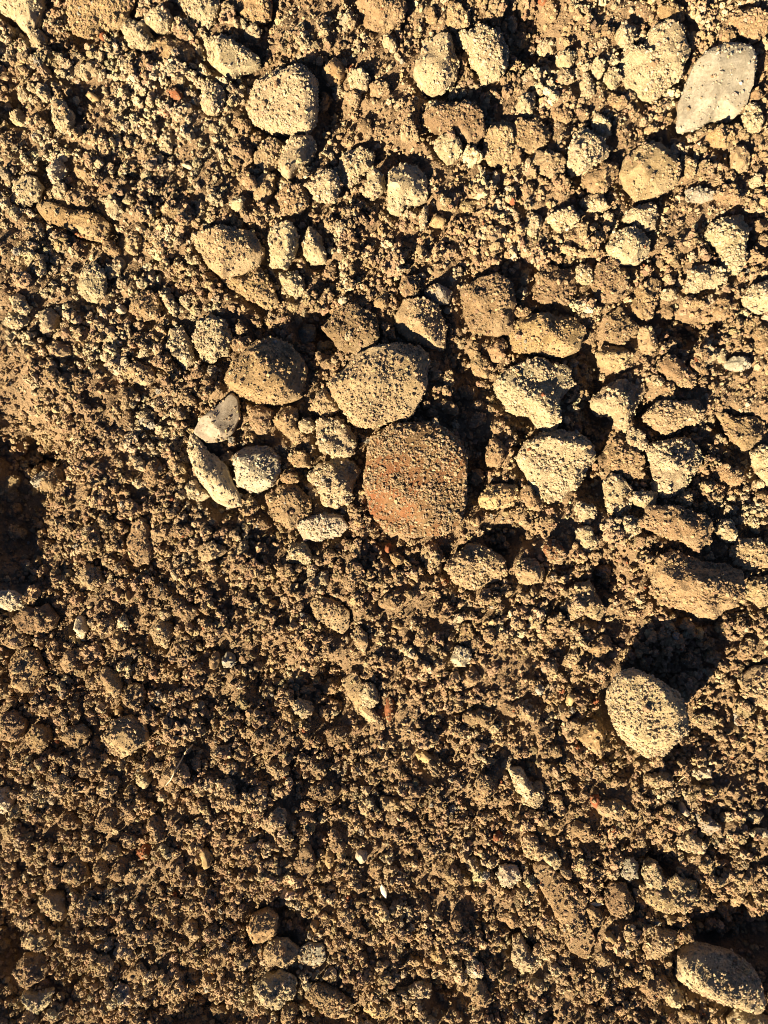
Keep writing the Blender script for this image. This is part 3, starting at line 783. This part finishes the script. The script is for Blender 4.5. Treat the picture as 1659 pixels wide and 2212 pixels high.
N_SAME = 165
cnt = 0; tries = 0
ALIKE = []
while cnt < N_SAME and tries < 6000:
    tries += 1
    x, y = rng.uniform(10, 1650), rng.uniform(10, 2200)
    r = rng.uniform(13, 26) if y > 1000 else rng.uniform(12, 22)
    aa = np.linspace(0, 6.28, 9)[:-1]
    xs = np.concatenate([[x], x + 0.6 * r * np.cos(aa)]); ys = np.concatenate([[y], y + 0.6 * r * np.sin(aa)])
    i, j = cell(xs, ys)
    if (OWNER[i, j] >= 0).mean() > 0.12: continue
    pal = bilinear(PALE_MAP, x, y) + rng.uniform(-.15, .15)
    if pal > 0.42:
        o = place_solid('clod', 'P', (x, y), rand_outline(r), r * rng.uniform(.9, 1.3), "small pale dried soil clod sitting among the loose crumbs", 1000 + cnt, "small pale clods among the crumbs", sub=4)
    else:
        o = place_solid('clod', rng.choice(['B', 'B', 'D', 'T']), (x, y), rand_outline(r), r * rng.uniform(.9, 1.3), "small brown soil clod sitting among the loose crumbs", 1000 + cnt, "small brown clods among the crumbs", sub=4)
    ALIKE.append((o, (x, y), r))
    cnt += 1

STOP = set("on in with at near below above right left between under beside cut casting standing across touching just directly behind inside lying from to beneath tucked along resting".split())
heads = {}
for e in ENTRIES:
    w = e[5].split()
    k = next((i for i, a in enumerate(w) if a in STOP), len(w))
    k = min(k, 8)
    heads.setdefault(' '.join(w[:k]).strip(','), []).append(radial(e[4])[0])
LAND = [(t, c[0]) for t, c in heads.items() if len(c) == 1 and len(t.split()) >= 3]
DIRS = ('right of', 'below and right of', 'below', 'below and left of', 'left of', 'above and left of', 'above', 'above and right of')
used = set()
for o, c, r in ALIKE:
    best = None
    for t, q in sorted(LAND, key=lambda l: np.hypot(*(np.array(c) - l[1]))):
        d = np.array(c) - q
        k = DIRS[int(round(math.atan2(d[1], d[0]) / (math.pi / 4))) % 8]
        if (t, k) not in used:
            used.add((t, k)); best = (t, k); break
    o['label'] = "small %s clod %s the %s" % ('pale' if o['group'].startswith('small pale') else 'brown', best[1], best[0])

# ------------------------------------------------------------------ crumb shapes and the scatter node group
shape_col = bpy.data.collections.new("crumb_shapes")
NSHAPE = 14
for k in range(NSHAPE):
    sub = 5 if k < 7 else 3
    u, f = ico(sub)
    r_ = np.random.default_rng(500 + k)
    st = np.array([1, r_.uniform(.7, 1.05), r_.uniform(.65, .95)])
    p = u * st
    for q in range(5):
        nrm = r_.normal(size=3); nrm /= np.linalg.norm(nrm)
        ex = np.maximum(p @ nrm - r_.uniform(.42, .8), 0)
        p = p - ex[:, None] * nrm * .85
    d1, v1 = worley3(u * 2.1 + k * 5.1, 40 + k)
    p = p * (1 + 0.34 * fbm3(u * 1.6 + k * 9.1, k, 2) + 0.22 * (0.5 - d1) * (0.2 + v1))[:, None]
    p = p * (1 + 0.21 * fbm3(p * 3.4 + k * 2.7, 70 + k, 4 if k < 7 else 2, 0.65))[:, None]
    if k < 7:                                  # large crumbs are clumps of smaller ones
        d3, v3 = worley3(p * 5.0 + k * 2.3, 80 + k)
        p = p * (1 + 0.22 * (0.5 - d3) * v3)[:, None]
    me = mesh_from("crumb_shape", p, f, False)
    me.materials.append(M_GRAIN)
    o = bpy.data.objects.new("crumb_shape_%02d" % k, me)
    shape_col.objects.link(o)

ng = bpy.data.node_groups.new("scatter_crumbs", 'GeometryNodeTree')
ng.interface.new_socket("Geometry", in_out='INPUT', socket_type='NodeSocketGeometry')
ng.interface.new_socket("Geometry", in_out='OUTPUT', socket_type='NodeSocketGeometry')
gi = ng.nodes.new("NodeGroupInput"); go = ng.nodes.new("NodeGroupOutput")
iop = ng.nodes.new("GeometryNodeInstanceOnPoints")
ci = ng.nodes.new("GeometryNodeCollectionInfo")
ci.inputs["Collection"].default_value = shape_col
ci.inputs["Separate Children"].default_value = True
ci.inputs["Reset Children"].default_value = True
iop.inputs["Pick Instance"].default_value = True
def named(nm, typ):
    n = ng.nodes.new("GeometryNodeInputNamedAttribute")
    n.data_type = typ
    n.inputs["Name"].default_value = nm
    return [s for s in n.outputs if s.enabled and s.name == "Attribute"][0]
ng.links.new(gi.outputs[0], iop.inputs["Points"])
ng.links.new(ci.outputs[0], iop.inputs["Instance"])
ng.links.new(named("idx", 'INT'), iop.inputs["Instance Index"])
ng.links.new(named("rot", 'FLOAT_VECTOR'), iop.inputs["Rotation"])
ng.links.new(named("scl", 'FLOAT_VECTOR'), iop.inputs["Scale"])
ng.links.new(iop.outputs[0], go.inputs[0])

def scatter_obj(name, co, r, tint, parent=None, loc=None):
    n = len(co)
    rot = rng.uniform(0, 6.283, (n, 3))
    scl = (np.asarray(r) * S)[:, None] * rng.uniform(.75, 1.2, (n, 3))
    idx = np.where(np.asarray(r) > 7, rng.integers(0, 7, n), rng.integers(0, NSHAPE, n))
    me = point_mesh(name, co, rot, scl, idx, tint)
    o = obj(name, me, None, parent, loc)
    o['kind'] = 'stuff'
    md = o.modifiers.new("scatter", 'NODES')
    md.node_group = ng
    return o

# ------------------------------------------------------------------ grains of soil stuck on every stone and clod (a part of each)
def tint_for(n, base, paleness):
    """brown .. pale per crumb, a few odd ones"""
    t = np.clip(paleness, 0, 1)[:, None]
    c = BROWN * (1 - t) + PALE * t
    if base is not None:
        k = np.where(rng.random((n, 1)) < 0.16, 0.1, 0.85)
        c = (1 - k) * c + k * base * 1.05
    c = c * np.exp(rng.normal(0, 0.17, (n, 1))) * (1 + rng.normal(0, 0.035, (n, 3)))
    odd = rng.random(n)
    for lo, hi, k in ((0, .005, 'Y'), (.005, .012, 'O'), (.012, .0135, 'R'), (.0135, .016, 'P'), (.016, .021, 'S')):
        m = (odd >= lo) & (odd < hi)
        c[m] = np.array(COL[k]) * rng.uniform(.8, 1.1, (m.sum(), 1))
    return np.clip(c, 0.01, 0.9)

for t in things:
    if t['cover'] < 0.08 or t['Rm'] < 9: continue
    co, f = t['co'], t['f']
    a, b, c = co[f[:, 0]], co[f[:, 1]], co[f[:, 2]]
    nr = np.cross(b - a, c - a); ar = np.linalg.norm(nr, axis=1) / 2
    nz = nr[:, 2] / (2 * ar + 1e-15)
    patch = 0.35 + 1.3 * sm(fbm3(a / S / 34.0, 71, 2), -.25, .35)     # crust comes in patches
    w = ar * np.where(nz > -0.2, 1, 0) * patch * (0.6 + 0.4 * np.clip(nz, 0, 1))
    area = w.sum() / (S * S)
    n = int(min(area * t['cover'] / 12.0, 6000))
    if n < 4: continue
    pick = rng.choice(len(f), n, p=w / w.sum())
    k1, k2 = rng.random(n), rng.random(n)
    sw = k1 + k2 > 1; k1[sw], k2[sw] = 1 - k1[sw], 1 - k2[sw]
    p = a[pick] + (b - a)[pick] * k1[:, None] + (c - a)[pick] * k2[:, None]
    nn = nr[pick] / (2 * ar[pick] + 1e-15)[:, None]
    r = np.clip(1.3 * rng.pareto(2.2, n) + 1.1, 1.0, min(5.0 if t['kind'] == 'clod' else 4.4, 0.2 * t['Rm'] + 1.2))
    p = p + nn * (r * S * 0.05)[:, None] - t['org']
    pale = {'P': .85, 'C': .9, 'L': .8, 'W': .9, 'G': .65, 'T': .38, 'O': .2, 'Y': .5, 'S': .45, 'K': .6, 'B': .08, 'D': -.05, 'R': .12}[t['col']]
    base = np.array(COL[t['col']]) if t['col'] not in 'RS' else None
    tint = tint_for(n, base, pale + rng.normal(0, .2, n))
    scatter_obj("soil_grains", p, r, tint, t['o'])

# ------------------------------------------------------------------ ground sheet: fine in view, coarse out to the distance
fx = np.concatenate([-np.geomspace(60000, 700, 26) + CX * 0, np.arange(-420, 2080, 4.0), np.geomspace(2500, 62000, 26)])
fy = np.concatenate([-np.geomspace(60000, 700, 26), np.arange(-420, 2640, 4.0), np.geomspace(3000, 62000, 26)])
FX, FY = np.meshgrid(fx, fy)
near = (FX >= X0) & (FX <= X1) & (FY >= Y0) & (FY <= Y1)
Z = np.zeros_like(FX)
i, j = cell(FX, FY)
far_h = 10 * noise2(FX, FY, 700, 3, 3)
Z = np.where(near, H[i, j], far_h)
def worley_bumps(x, y, s, amp, seed):
    d, v = worley3(np.stack([x.ravel() / s, y.ravel() / s, np.full(x.size, .5)], 1), seed)
    return (amp * (0.6 - d) * (0.3 + v)).reshape(x.shape)
Z = Z + np.where(near, worley_bumps(FX, FY, 30, 10, 51) + worley_bumps(FX, FY, 14, 6, 52), 0) - 3
V = np.stack([(FX - CX) * S, (CY - FY) * S, Z * S], -1).reshape(-1, 3)
nyv, nxv = FX.shape
I = np.arange(nyv * nxv).reshape(nyv, nxv)
Q = np.stack([I[:-1, :-1], I[1:, :-1], I[1:, 1:], I[:-1, 1:]], -1).reshape(-1, 4)
ground = obj("ground", mesh_from("ground", V, Q), M_GROUND)
ground['kind'] = 'structure'

# ------------------------------------------------------------------ loose crumbs over the ground, big ones first
CR_CO, CR_R, CR_T = [], [], []
def splat_spheres(x, y, z, r):
    global TOP
    for a, b, c, d in zip(x, y, z, r):
        i0, j0 = int(round((b - Y0) / GS)), int(round((a - X0) / GS))
        k = int(math.ceil(d / GS))
        i1, i2, j1, j2 = max(i0 - k, 0), min(i0 + k + 1, TOP.shape[0]), max(j0 - k, 0), min(j0 + k + 1, TOP.shape[1])
        if i1 >= i2 or j1 >= j2: continue
        dd = d * d - (GX[i1:i2, j1:j2] - a) ** 2 - (GY[i1:i2, j1:j2] - b) ** 2
        m = dd > 0
        blk = TOP[i1:i2, j1:j2]
        blk[m] = np.maximum(blk[m], c + 0.85 * np.sqrt(dd[m]))

def layer(n, r_lo, r_hi, alpha, seat, keep_on_things, splat, region=None):
    x = rng.uniform(X0 + 8, X1 - 8, n); y = rng.uniform(Y0 + 8, Y1 - 8, n)
    out = (x < -70) | (x > 1730) | (y < -70) | (y > 2280)
    keep = ~out | (rng.random(n) < 0.45)
    u = rng.random(n)
    r = (r_lo ** -alpha - u * (r_lo ** -alpha - r_hi ** -alpha)) ** (-1 / alpha)
    i, j = cell(x, y)
    on = OWNER[i, j] >= 0
    if r_lo > 2.9:
        for ax, ay in ((.8, 0), (-.8, 0), (0, .8), (0, -.8)):
            on |= OWNER[cell(x + ax * r, y + ay * r)] >= 0
    keep &= ~on | (rng.random(n) < keep_on_things)
    if region is not None: keep &= rng.random(n) < region(x, y)
    x, y, r, i, j = x[keep], y[keep], r[keep], i[keep], j[keep]
    z = TOP[i, j] + r * seat
    if splat: splat_spheres(x, y, z, r)
    t = PALE_MAP[i, j] + rng.normal(0, .13, len(x))
    # clumps dry out whole: share the paleness of the neighbourhood, now and then a crumb of its own
    t = sm(t, 0.22, 0.60) * 0.97
    damp = 1 + 0.22 * bilinear(DAMP, x, y)
    CR_CO.append(np.stack([(x - CX) * S, (CY - y) * S, z * S], 1)); CR_R.append(r); CR_T.append(tint_for(len(x), None, t) * damp[:, None])

coarse = lambda x, y: np.clip(0.6 + 1.3 * bilinear(CO_MAP, x, y) + 0.25 * sm(y, 1000, 1400), 0.06, 1)
CO_MAP = noise2(GX, GY, 120, 91, 2)
DAMP = noise2(GX, GY, 170, 95, 3)
layer(8500, 10, 24, 1.8, 0.1, 0.0, True, coarse)
layer(42000, 6.0, 11, 1.6, 0.25, 0.012, True, coarse)
layer(42000, 3.0, 6.5, 1.8, 0.2, 0.05, True)
layer(80000, 1.2, 2.6, 1.3, 0.35, 0.12, False)
crumbs = scatter_obj("soil_crumbs", np.concatenate(CR_CO), np.concatenate(CR_R), np.concatenate(CR_T))
print("crumbs", sum(map(len, CR_R)), "things", len(things))

# ------------------------------------------------------------------ small odd things: root, seed husk, white flake, leaf sliver, straw
def ground_z(x, y):
    i, j = cell(x, y)
    return float(TOP[i, j])

def tube(name, pts, r0, r1, mat, seg=6):
    """thin bent tube through layout points lying on the crumbs"""
    P = []
    for k in range(len(pts) - 1):
        for s in np.linspace(0, 1, 6, endpoint=False):
            P.append(np.array(pts[k]) * (1 - s) + np.array(pts[k + 1]) * s)
    P.append(np.array(pts[-1], float))
    P = np.array(P)
    z = np.array([ground_z(*q) for q in P])
    z = np.convolve(np.pad(z, 3, 'edge'), np.ones(7) / 7, 'valid') + 5
    W = np.stack([(P[:, 0] - CX) * S, (CY - P[:, 1]) * S, z * S], 1)
    T = np.gradient(W, axis=0); T /= np.linalg.norm(T, axis=1)[:, None]
    A = np.cross(T, [0, 0, 1.0]); A /= np.linalg.norm(A, axis=1)[:, None] + 1e-9
    B = np.cross(A, T)
    rr = np.linspace(r0, r1, len(W)) * S
    an = np.linspace(0, 2 * np.pi, seg, endpoint=False)
    V = (W[:, None] + rr[:, None, None] * (np.cos(an)[None, :, None] * A[:, None] + np.sin(an)[None, :, None] * B[:, None])).reshape(-1, 3)
    F = [[i * seg + k, i * seg + (k + 1) % seg, (i + 1) * seg + (k + 1) % seg, (i + 1) * seg + k] for i in range(len(W) - 1) for k in range(seg)]
    org = V.mean(0)
    return obj(name, mesh_from(name, V - org, F), mat, None, org)

def blade(name, x, y, ln, wd, th, ang, tilt, mat, taper=0.9, curve=0.1):
    """thin pointed solid (husk, flake, sliver)"""
    u, f = ico(4)
    p = u.copy()
    s = np.sign(p) * np.abs(p) ** np.array([1.0, 1.0, 0.8])
    wprof = np.clip(1 - taper * np.abs(s[:, 0]) ** 1.8, 0.08, 1)
    q = np.stack([s[:, 0] * ln, s[:, 1] * wd * wprof, s[:, 2] * th * (0.4 + 0.6 * wprof) + curve * ln * s[:, 0] ** 2], 1)
    q += 0.06 * wd * fbm3(u * 3 + x, 5, 2)[:, None]
    ca, sa = math.cos(tilt), math.sin(tilt)
    q = np.stack([q[:, 0] * ca - q[:, 2] * sa, q[:, 1], q[:, 0] * sa + q[:, 2] * ca], 1)
    ca, sa = math.cos(ang), math.sin(ang)
    q = np.stack([q[:, 0] * ca - q[:, 1] * sa, q[:, 0] * sa + q[:, 1] * ca, q[:, 2]], 1)
    z = ground_z(x, y) + th + 2
    me = mesh_from(name, q * S, f)
    return obj(name, me, mat, None, ((x - CX) * S, (CY - y) * S, z * S))

def tag(o, label, cat):
    o['label'] = label; o['category'] = cat
    return o
M_ROOT = mat_plain("dry_root", (0.55, 0.44, 0.28))
M_HUSK = mat_plain("pale_husk", (0.72, 0.62, 0.44))
M_SHELL = mat_plain("white_flake", (0.86, 0.76, 0.64), 0.5)
M_LEAF = mat_plain("orange_leaf", (0.50, 0.22, 0.03), 0.5)
tag(tube("root", [(420, 1604), (412, 1612), (402, 1624), (396, 1640), (389, 1656), (382, 1668), (368, 1684)], 2.0, 1.2, M_ROOT), "thin pale wavy root lying on the brown soil at the left", "root")
husk = tag(blade("seed_husk", 1283, 1945, 18, 5, 2.5, math.radians(4), 0.05, M_HUSK), "pale pointed seed husk lying on the tan soil at the lower right", "seed husk")
tag(blade("white_flake", 829, 1919, 15, 6.5, 3, math.radians(-68), 0.25, M_SHELL, 0.5), "bright white curled flake in a dark hollow at lower centre", "white flake")
tag(blade("leaf_sliver", 453, 2092, 15, 3.5, 1.2, math.radians(-52), 0.2, M_LEAF, 0.8), "thin orange leaf sliver in the lower left soil", "leaf sliver")
tag(tube("straw", [(540, 1638), (548, 1630), (556, 1625)], 1.4, 1.0, M_ROOT), "short pale straw bit near the middle of the lower soil", "straw")
tag(tube("twig", [(1448, 1688), (1456, 1678), (1465, 1664)], 1.1, 0.8, M_ROOT), "short dry fibre lying below the lone round pale stone", "fibre")
